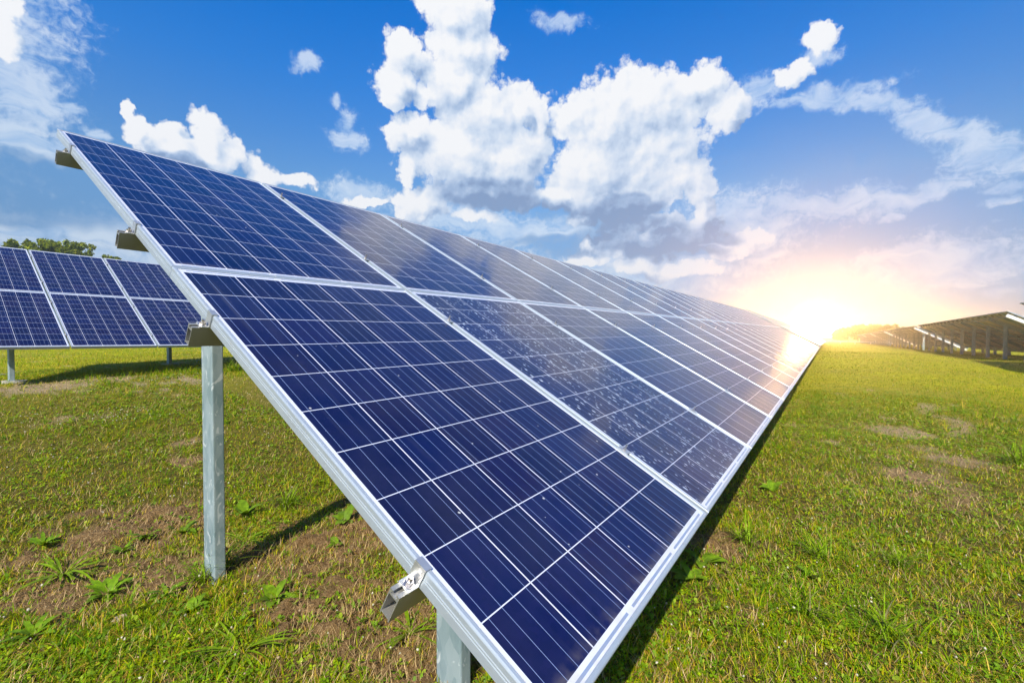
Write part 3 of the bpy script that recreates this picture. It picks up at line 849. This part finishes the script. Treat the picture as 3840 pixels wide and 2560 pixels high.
# ------------------------------------------------------------------ put it all together
def build_scene():
    build_ground(); build_grass(); build_tussocks(); build_clover(); build_weeds()
    sl_ = R(-.70)
    make_array('solar_array', 'nearest solar array, two tiers of blue panels filling the middle of the picture', -.0205, .0292, .0164, 22,
               detail=2, posts=(.41, .590), post_y=(-.63, -2.105), dew={(1, 1)})
    make_array('solar_array', 'array continuing the nearest row beyond its far end', 22.78, .0292, .062, 20, slope=sl_, detail=1, posts=(.4, .4), post_y=(-.5, -2.2))
    make_array('solar_array', 'third array in line with the nearest row, last before the low sun', 44.6, .0292, -.24, 20, slope=sl_, detail=0, posts=(.4, .4), post_y=(-.5, -2.2))
    make_array('solar_array', 'array at left behind the nearest one, in front of the trees', .105, 8.418, .448, 20, slope=sl_, detail=2, posts=(.485, .485),
               post_y=(-.49, -2.18), clamp_cols=5, footing=True, tilt=R(30.0))
    lab = ['array at the right edge of the picture, only its far corner showing', 'array at right seen from behind, nearest and largest underside with a row of posts',
           'second array along the right row, its white end frame slanting under the first one', 'third array along the right row seen from behind',
           'fourth array along the right row, small in the distance', 'farthest array of the right row beside the distant trees']
    for i, (x0, zt, n) in enumerate(((.13, .24, 21), (22.6, -.236, 20), (44.1, -.52, 21), (66.95, -.79, 21), (89.4, -1.07, 21), (112.0, -1.36, 21))):
        make_array('solar_array', lab[i], x0, -8.30, zt, n, slope=sl_, detail=1 if i < 4 else 0, posts=(.2, .2), post_y=(-.53, -2.25), end_rafter=True)
    for i, (x0, y0, zt, lb) in enumerate(((22.6, -16.7, -.26, 'array in the second row at right, seen under the nearest underside'), (44.2, -16.7, -.54, 'middle array of the second row at right, seen between the posts'),
                                  (66.95, -16.7, -.80, 'farther array of the second row at right'), (44.2, -25.1, -.56, 'array in the third row at right, deep behind the posts'))):
        make_array('solar_array', lb, x0, y0, zt, 20, slope=sl_, detail=0, posts=(.2, .2), post_y=(-.53, -2.25), end_rafter=True)
    # low white rail far off, crossing the end of the aisle
    mb = MB(); ax, ay, bx, by = 99.5, -.6, 88.0, -12.6
    dv = Vector((bx - ax, by - ay, 0)); L = dv.length
    za, zb_ = float(ground_h(ax, ay)), float(ground_h(bx, by))
    ro = bpy.data.objects.new('low_rail', None); COL.objects.link(ro); ro.location = (ax, ay, za); ro.rotation_euler = (0, 0, math.atan2(dv.y, dv.x))
    mb.box(0, L, -.05, .05, .38, .55); link('rail', mb.mesh('rail', [M_WHITE]), ro)
    for k in range(7):
        mb = MB(); mb.box(-.05, .05, -.04, .04, -.3, .38); link('stake', mb.mesh('stake', [M_WHITE]), ro, (k * L / 6.2 + .2, 0, 0))
    tag(ro, 'low white rail crossing the far end of the grass aisle', 'rail')
    # trees
    dirs = [(.1253, .9921, 36, 8.2, 3.2, 'rounded tree at the far left border, partly cut by the frame'), (.1560, .9878, 33, 8.75, 3.3, 'tallest tree behind the left array'),
            (.1880, .9822, 34.5, 8.9, 3.5, 'middle tree behind the left array'), (.2230, .9750, 33, 8.0, 3.0, 'right-hand tree behind the left array, lower than its neighbours')]
    for i, (a, b, D, h, rw, lb) in enumerate(dirs):
        x, y = CX + a * D, CY + b * D
        hh = h + 1.0 + (Z0 - 1.0) * 0
        top = -1.003 + Z0 + {0: .126, 1: .1385, 2: .1375, 3: .1215}[i] * D
        tree(x, y, top - float(ground_h(x, y)), rw * .47, 300 + i, lb, .135, 30000, 1.0, 'trees behind the left array')
    for i, (a, D, e, lb) in enumerate(((-.026, 150, .0085, 'leftmost small tree in the far clump by the low sun'), (-.040, 152, .0125, 'second tree of the far clump by the low sun'),
                                   (-.055, 148, .0128, 'third tree of the far clump, the widest'), (-.070, 150, .0125, 'fourth tree of the far clump, above the far arrays'),
                                   (-.083, 153, .0115, 'fifth tree of the far clump, above the far arrays'), (-.010, 160, .0045, 'low far bush nearest the low sun'),
                                   (-.101, 165, .0095, 'lone far tree showing just over the right row'))):
        D_ = D; x, y = CX + D_, CY + a * D_
        top = -1.003 + Z0 + e * D_
        tree(x, y, top - float(ground_h(x, y)), 2.3 if i != 5 else 1.6, 330 + i, lb, .42, 5000, 1.0, 'far trees at the end of the aisle', True, 8)

M_WHITE, _t, _b = material('white_paint', Roughness=.5); _b.inputs['Base Color'].default_value = (.75, .75, .72, 1)
build_scene()


# ------------------------------------------------------------------ the air over the field
def build_haze():
    mb = MB(); mb.box(-12, 190, -40, 90, -6, 6.9)
    mt = bpy.data.materials.new('haze'); mt.use_nodes = True
    nt = mt.node_tree
    for n in list(nt.nodes): nt.nodes.remove(n)
    v = nt.nodes.new('ShaderNodeVolumePrincipled'); o = nt.nodes.new('ShaderNodeOutputMaterial')
    v.inputs['Color'].default_value = (1, .94, .86, 1); v.inputs['Density'].default_value = HAZE_D; v.inputs['Anisotropy'].default_value = HAZE_G
    nt.links.new(v.outputs[0], o.inputs['Volume'])
    tag(link('haze', mb.mesh('haze', [mt])), kind='stuff')
build_haze()


# ------------------------------------------------------------------ camera
cam = bpy.data.cameras.new('camera'); cam_o = bpy.data.objects.new('camera', cam); COL.objects.link(cam_o)
cam.sensor_width = 36; cam.lens = 16.01; cam.clip_start = .05; cam.clip_end = 9000
_r = Vector((0.57278187, -0.81970708, 0.00110991)); _u = Vector((0.01667484, 0.01300551, 0.99977638)); _f = Vector((0.81953821, 0.57263528, -0.02111781))
cam_o.matrix_world = Matrix(((_r.x, _u.x, -_f.x, -0.60498), (_r.y, _u.y, -_f.y, -3.17169), (_r.z, _u.z, -_f.z, -1.00309 + Z0), (0, 0, 0, 1)))
scene.camera = cam_o

# ------------------------------------------------------------------ sun
TO_SUN = Vector((-1.0, -.40, 1.0)).normalized()
sl = bpy.data.lights.new('sun', 'SUN'); sl.energy = SUN_E; sl.angle = R(.55); sl.color = (1.0, .93, .80)
so = bpy.data.objects.new('sun', sl); COL.objects.link(so)
so.rotation_euler = TO_SUN.to_track_quat('Z', 'Y').to_euler(); so.location = (-20, -8, 20)

# ------------------------------------------------------------------ sky: Nishita air, cumulus and cirrus laid out by azimuth and elevation
# (azimuth measured clockwise from the horizontal heading 0.8197, 0.5728; degrees)
CRISP= [(-7.08, 34.49, 4.46, 2.38, 0, 1), (-6.15, 31.58, 4.72, 2.39, 0, 1), (-13.12, 30.88, 2.5, 1.86, 0, 1), (-14.26, 27.79, 2.7, 2.16, 0, 1), (-14.72, 26.29, 1.79, 1.11, 0, 1), (-7.1, 28.36, 4.71, 3.09, 0, 1), (-10.38, 26.68, 1.62, 1.68, 0, 1), (-3.3, 25.11, 5.96, 3.69, 0, 1), (1.26, 25.92, 2.64, 2.3, 0, 1), (-12.47, 22.87, 3.2, 1.97, 0, 1), (-7.11, 20.97, 6.13, 3.3, 0, 1), (0.55, 21.13, 4.56, 3.73, 0, 1), (3.66, 24.72, 1.2, 2.35, 0, 1), (-12.83, 19.4, 1.14, 2.28, 0, 1), (5.36, 16.14, 2.15, 1.32, 0, 1), (11.9, 23.92, 6.87, 3.89, 0, 1), (7.7, 25.15, 2.83, 1.74, 0, 1), (16.39, 25.39, 7.48, 3.53, -12, 1), (21.73, 26.48, 3.31, 1.94, 0, 1), (24.98, 23.8, 2.37, 2.17, 0, 1), (16.88, 20.31, 6.59, 4.81, 0, 1), (10.07, 19.18, 5.35, 4.61, 0, 1), (19.71, 18.0, 3.84, 2.04, 0, 1), (22.04, 16.12, 1.86, 1.84, 0, 1), (22.68, 13.79, 1.23, 1.67, 0, 1), (-3.54, 17.05, 7.87, 2.4, 0, 1), (-11.34, 15.24, 3.7, 1.97, 0, 1), (13.33, 15.37, 6.82, 2.38, 0, 1), (16.95, 11.21, 8.35, 2.43, 0, 1), (9.18, 10.63, 0.75, 1.15, 0, 1), (-39.53, 20.05, 0.71, 0.74, 0, 1), (-38.78, 18.97, 1.44, 1.37, 0, 1), (-36.55, 19.5, 1.15, 1.26, 0, 1), (-33.64, 19.73, 1.92, 1.74, 0, 1), (-34.75, 17.75, 4.42, 1.91, 0, 1), (-31.56, 18.37, 1.73, 1.66, 0, 1), (-28.46, 17.04, 1.69, 1.27, 0, 1), (-25.47, 16.66, 1.94, 0.82, 0, 1), (-47.41, 25.1, 1.26, 0.98, 0, 1), (-47.44, 23.34, 0.99, 1.56, 0, 1), (33.83, 27.94, 1.51, 1.25, 0, 1), (30.93, 25.61, 1.97, 1.09, 0, 1), (9.66, 8.89, 2.82, 0.81, 0, 1), (15.41, 8.09, 3.37, 1.09, 0, 1), (13.36, 9.81, 1.6, 0.91, 0, 1), (20.23, 7.15, 4.25, 1.0, 0, 1), (25.34, 9.35, 2.56, 1.16, 0, 1), (27.45, 10.63, 1.71, 0.82, 0, 1), (-4.26, 13.93, 3.12, 0.79, 0, 1), (-13.42, 14.25, 1.37, 0.77, 0, 1), (-10.88, 13.83, 0.93, 0.62, 0, 1), (-17.66, 15.03, 2.62, 0.6, 0, 1), (8.93, 13.37, 2.35, 0.9, 0, 1), (16.49, 13.21, 2.44, 0.76, 0, 1)]
SOFT= [(-50, 24, 6.5, 11, 0, 1), (-48, 15.8, 8, 1.5, 0, 1), (-40, 6, 14, 3, 0, 1), (0, 12.5, 9, 2.2, 0, 1), (14, 10, 12, 2.6, 0, 1), (18, 6, 11, 2.2, 0, 1), (-47.73, 21.89, 2.05, 3.74, 0, 1), (-46.69, 19.12, 3.07, 2.89, 0, 1), (-47.03, 15.61, 4.44, 1.87, 0, 1), (-47.27, 8.5, 6.46, 1.6, 0, 1), (-23.58, 27.62, 1.33, 0.98, 0, 1), (-19.69, 23.35, 1.05, 1.87, -30, 1), (-19.88, 21.27, 2.27, 1.28, 0, 1), (-20.9, 25.16, 0.69, 0.6, 0, 1), (6.47, 33.73, 3.77, 0.81, -12, 1), (-7.12, 13.41, 12.17, 1.58, 0, 1), (8.46, 12.93, 9.36, 1.8, 0, 1), (11.99, 8.02, 17.97, 2.08, 0, 1), (25.5, 11.5, 7.5, 4.0, 0, 1), (-18.96, 15.98, 4.3, 1.46, 0, 1), (27.85, 24.69, 2.25, 1.56, 0, 1), (33.85, 26.36, 2.01, 0.96, 0, 1), (28.38, 24.8, 1.51, 1.22, 0, 1), (33.5, 22.9, 6.0, 0.9, 0, 1), (38.6, 21.2, 4.5, 1.1, -20, 1), (42.3, 18.2, 4.4, 1.25, -35, 1), (45.8, 15.0, 3.4, 1.9, -30, 1), (33.7, 13.0, 8.0, 1.3, 0, 1), (42.8, 6.24, 6.65, 2.66, 0, 1), (41.36, 12.6, 5.53, 1.05, 12, 1), (-41.55, 8.98, 13.38, 1.94, 0, 1), (0.8, 10.64, 1.197, 0.4845, 0, 1), (-42.21, 17.82, 1.071, 0.627, 0, 1), (-43.76, 19.68, 1.017, 0.6555, 0, 1), (47.33, 12.13, 1.314, 0.44649999999999995, 0, 1), (47.23, 11.12, 1.215, 0.532, 0, 1), (40.88, 7.51, 3.789, 0.8644999999999999, 0, 1), (44.62, 4.33, 1.341, 1.1495, 0, 1), (47.13, 3.48, 1.6380000000000001, 0.5509999999999999, 0, 1), (26.44, 9.92, 2.6550000000000002, 1.2065, 0, 1), (29.14, 8.44, 1.854, 0.988, 0, 1), (39.98, 10.98, 0.909, 0.513, 0, 1)]
SHADE= [(-46, 10.5, 8, 1.7, 0, 1), (22, 9.2, 5, 1.0, 0, 1), (-3.54, 16.83, 7.87, 2.19, 0, 1), (4.41, 15.05, 3.11, 1.34, 0, 1), (17.61, 11.17, 8.72, 2.2, 0, 1), (11.96, 13.69, 5.75, 1.99, 0, 1), (7.29, 10.22, 3.56, 1.16, 0, 1), (14.5, 15.0, 4.0, 1.5, 0, 1), (-46.79, 13.41, 3.92, 1.41, 0, 1), (-35.68, 16.83, 2.62, 0.88, 0, 1), (-35.9, 19.8, 0.78, 0.7, 0, 1), (11.97, 11.22, 5.76, 1.36, 0, 1), (4.42, 10.96, 5.27, 1.16, 0, 1), (23.93, 10.73, 3.23, 0.85, 0, 1)]

def blob_union(t, p, lst, k, sm):
    """smallest scaled distance to a list of ellipses, one after the other so that few values are alive at once"""
    x, y, _z = t.sep(p)
    st_ = p; acc = None
    for (a, e, ra, re, rot, w) in lst:
        c, s_ = math.cos(R(rot)), math.sin(R(rot)); ra = ra * k; re = re * k
        if rot == 0:
            n = t.n.new('ShaderNodeVectorMath'); n.operation = 'MULTIPLY_ADD'
            t.put(n.inputs[0], st_); n.inputs[1].default_value = (1 / ra, 1 / re, 0); n.inputs[2].default_value = (-a / ra, -e / re, 0)
            v = n.outputs[0]
        else:
            mp = t.new('ShaderNodeMapping', vector_type='TEXTURE'); t.put(mp.inputs['Vector'], t.vm('MULTIPLY', st_, (1, 1, 0)))
            mp.inputs['Location'].default_value = (a, e, 0); mp.inputs['Rotation'].default_value = (0, 0, R(rot)); mp.inputs['Scale'].default_value = (ra, re, 1)
            v = mp.outputs[0]
        ln = t.vm('LENGTH', v, out=1)
        acc = ln if acc is None else t.m('SMOOTH_MIN', acc, ln, sm)
        st_ = t.comb(x, y, acc)
    return t.m('SUBTRACT', 1, acc)

def near_tile(lst, a0, a1, pad=3.5):
    return [q for q in lst if q[0] + q[2] * 1.3 + pad > a0 and q[0] - q[2] * 1.3 - pad < a1]

def build_world():
    wd = bpy.data.worlds.new('World'); scene.world = wd; wd.use_nodes = True
    t = NT(wd.node_tree)
    for n in list(t.n): t.n.remove(n)
    co = t.new('ShaderNodeTexCoord').outputs['Generated']
    fx = t.vm('DOT_PRODUCT', co, (0.8197, 0.5728, 0), out=1)
    rx = t.vm('DOT_PRODUCT', co, (0.5728, -0.8197, 0), out=1)
    z = t.sep(co)[2]
    az = t.m('MULTIPLY', t.m('ARCTAN2', rx, fx), 57.29578)
    el = t.m('MULTIPLY', t.m('ARCSINE', t.m('MINIMUM', t.m('MAXIMUM', z, -1), 1)), 57.29578)
    P = t.comb(az, el, 0)
    K = CLOUD_K
    sc = lambda c, k=1.0: tuple(x * K * k for x in c)
    # clear air
    sk = t.new('ShaderNodeTexSky', sky_type='NISHITA'); sk.sun_disc = False
    sk.sun_elevation = math.asin(TO_SUN.z); sk.sun_rotation = math.atan2(TO_SUN.x, TO_SUN.y) % (2 * math.pi)
    sk.air_density = 1.0; sk.dust_density = .35; sk.ozone_density = 3.0; sk.altitude = 200
    tint = t.ramp(t.m('DIVIDE', el, 90, clamp=True), [(0, (.36, .46, .72)), (8 / 90, (.44, .55, .68)), (16 / 90, (.60, .86, 1.0)), (27 / 90, (.20, .86, 1.45)), (36 / 90, (.0, .82, 1.66)), (1, (.0, .82, 1.7))])
    tint = t.vm('SCALE', tint, scale=1.0)
    air = t.vm('SCALE', t.vm('MULTIPLY', sk.outputs[0], tint), scale=SKY_S)
    low = t.m('POWER', 2.718, t.m('MULTIPLY', t.m('MAXIMUM', el, 0), -1 / 15.0))
    # the low bright sun's aureole over the end of the row
    S_ = Vector((0.99966, 0.0215, 0.0147)).normalized()
    th = t.m('MULTIPLY', t.m('ARCCOSINE', t.m('MINIMUM', t.vm('DOT_PRODUCT', co, tuple(S_), out=1), .999999)), 57.29578)
    gau = lambda s, p_: t.m('POWER', 2.71828, t.m('MULTIPLY', t.m('POWER', t.m('DIVIDE', th, s), p_), -1))
    f1 = t.m('MULTIPLY', gau(12.5, 1.9), .70)
    auc = t.ramp(t.rng(th, 2, 24), [(0, sc((.86, .74, .72))), (.25, sc((.78, .66, .76))), (.55, sc((.62, .60, .84))), (1, sc((.40, .54, .88)))])
    gl = t.vm('ADD', t.vm('SCALE', t.comb(1.0 * K, .86 * K, .62 * K), scale=t.m('MULTIPLY', gau(2.2, 1.5), .2)), t.vm('SCALE', t.comb(1.0 * K, .57 * K, .19 * K), scale=t.m('MULTIPLY', gau(.85, 2), CORE)))
    def finish(col, k=1.0):
        col = t.mix(t.m('MULTIPLY', f1, k), col, auc) if k != 1.0 else t.mix(f1, col, auc)
        col = t.vm('ADD', col, gl)
        bg = t.new('ShaderNodeBackground'); bg.inputs[1].default_value = .1
        t.put(bg.inputs[0], t.vm('SCALE', col, scale=10.0))
        return bg.outputs[0]
    w = t.vm('SUBTRACT', t.noise(P, .22, 2, .55, dim='2D', out=1), (.5, .5, .5))
    big = t.sep(w)[2]
    Ps = t.vm('MULTIPLY', t.vm('ADD', P, t.vm('SCALE', w, scale=3.0)), (1, 1, 0))
    w2 = t.vm('SUBTRACT', t.noise(P, 1.1, 3, .55, dim='2D', out=1), (.5, .5, .5))
    Pc = t.vm('MULTIPLY', t.vm('ADD', P, t.vm('ADD', t.vm('SCALE', w, scale=2.4), t.vm('SCALE', w2, scale=1.0))), (1, 1, 0))
    fn = t.noise(t.vm('MULTIPLY', Ps, (.5, 1.25, 1)), .5, 5, .6, .4, dim='2D')
    fq = t.noise(P, 1.5, 5, .62, .3, dim='2D')
    def tile(a0, a1):
        soft, shd, crisp = near_tile(SOFT, a0, a1, 1.5), near_tile(SHADE, a0, a1, 1.5), near_tile(CRISP, a0, a1, 2.0)
        S = t.m('ADD', blob_union(t, Ps, soft, 1.25, .2), t.m('MULTIPLY', t.m('SUBTRACT', fq, .5), .85))
        sa = t.rng(t.m('ADD', S, t.m('MULTIPLY', t.m('SUBTRACT', fn, .5), 1.1)), -.1, .72, 0, .68, True)
        sa = t.m('MULTIPLY', sa, t.rng(S, -.2, .45, 0, 1, True))
        c_ = t.mix(t.rng(fn, .32, .62), sc((.46, .64, .90)), sc((.78, .88, .99)))
        if shd:
            sh = t.rng(blob_union(t, Ps, shd, 1.15, .2), -.05, .55, 0, 1, True)
            c_ = t.mix(t.m('MULTIPLY', sh, .78), c_, sc((.20, .36, .62)))
        else: sh = 0.0
        col = t.mix(sa, air, c_)
        B = blob_union(t, Pc, crisp, 1.07, .14)
        B2 = blob_union(t, t.vm('ADD', Pc, (-1.3, 1.6, 0)), crisp, 1.07, .14)
        q = t.vm('MULTIPLY', t.vm('ADD', P, t.vm('SCALE', w2, scale=.7)), (1, 1, 0))
        b1 = t.voro(q, .50, 'SMOOTH_F1', dim='2D'); b2 = t.voro(q, 1.3, dim='2D'); b3 = t.voro(q, 3.3, dim='2D')
        f = t.noise(P, 4.2, 4, .62, dim='2D')
        n1 = t.m('ADD', t.m('MULTIPLY', b1, -.46), t.m('MULTIPLY', b2, -.22))
        n2 = t.m('ADD', t.m('MULTIPLY', b3, -.075), t.m('MULTIPLY', f, .15))
        D = t.m('ADD', t.m('ADD', B, n1), t.m('ADD', n2, .46 * .42 + .22 * .42 + .075 * .42 - .075))
        a = t.rng(D, -.07, .22, 0, 1, True)
        # bright lumps where the puffs bulge towards the light, soft grey in the folds between them
        o1 = t.voro(t.vm('ADD', q, (-.35, .45, 0)), .50, 'SMOOTH_F1', dim='2D')
        o2 = t.voro(t.vm('ADD', q, (-.13, .17, 0)), 1.3, dim='2D')
        lit = t.m('ADD', t.m('MULTIPLY', t.m('SUBTRACT', o1, b1), .34), t.m('MULTIPLY', t.m('SUBTRACT', o2, b2), .10))
        g1 = t.noise(P, .45, 4, .5, dim='2D'); g2 = t.noise(t.vm('ADD', P, (-.5, .6, 0)), .45, 4, .5, dim='2D')
        lit = t.m('ADD', lit, t.m('MULTIPLY', t.m('SUBTRACT', g1, g2), .6))
        lit = t.m('ADD', lit, t.m('MULTIPLY', t.m('SUBTRACT', t.m('MINIMUM', B, .8), t.m('MINIMUM', B2, .8)), .75))
        rim = t.rng(D, .1, .55, .07, -.04)
        br = t.m('ADD', t.m('ADD', .76, rim), t.m('ADD', lit, t.m('MULTIPLY', big, .75)))
        br = t.m('ADD', br, t.m('MULTIPLY', t.m('SUBTRACT', f, .5), .08))
        br = t.m('SUBTRACT', br, t.m('MULTIPLY', sh, .76))
        cc = t.ramp(br, [(0, sc((.19, .31, .54))), (.3, sc((.34, .48, .72))), (.58, sc((.62, .73, .89))), (.80, sc((.82, .87, .95))), (1, sc((.95, .96, .98)))])
        cc = t.mix(t.m('MULTIPLY', low, .35), cc, sc((.60, .68, .85)))
        return finish(t.mix(a, col, cc))
    # clouds behind and beside the viewer, plain noise
    gn = t.noise(co, 2.6, 5, .58)
    side = t.rng(t.m('ABSOLUTE', az), 58, 72, 0, 1, True)
    gen_a = t.m('MULTIPLY', t.m('MULTIPLY', t.rng(gn, .53, .64, 0, .9, True), side), t.rng(el, 2, 12, .5, 1))
    gen = finish(t.mix(gen_a, air, t.mix(t.rng(gn, .6, .75), sc((.60, .68, .82)), sc((.92, .94, .98)))))
    def mixs(f, a, b):
        n = t.new('ShaderNodeMixShader'); t.put(n.inputs[0], f); t.l.new(a, n.inputs[1]); t.l.new(b, n.inputs[2]); return n.outputs[0]
    cuts = [-24.0, -11.0, 5.0, 14.5, 25.0]
    ed = [-56.0] + cuts + [56.0]
    front = tile(ed[0], ed[1])
    for i in range(1, len(ed) - 1):
        front = mixs(t.m('GREATER_THAN', az, ed[i]), front, tile(ed[i], ed[i + 1]))
    inside = t.m('MULTIPLY', t.m('LESS_THAN', t.m('ABSOLUTE', az), 56.0), t.m('MULTIPLY', t.m('GREATER_THAN', el, -.6), t.m('LESS_THAN', el, 39.5)))
    sky = mixs(inside, gen, front)
    # below the horizon: dull green earth light
    eb = t.new('ShaderNodeBackground'); eb.inputs[1].default_value = .1; eb.inputs[0].default_value = (*sc((.16, .20, .10), 10), 1)
    sky = mixs(t.m('LESS_THAN', el, -.9), sky, eb.outputs[0])
    out = t.new('ShaderNodeOutputWorld'); t.l.new(sky, out.inputs[0])
    wd.cycles.sampling_method = 'MANUAL'; wd.cycles.sample_map_resolution = 2048
build_world()

scene.view_settings.view_transform = 'Standard'; scene.view_settings.look = 'None'
scene.view_settings.exposure = EXPO; scene.view_settings.gamma = 1
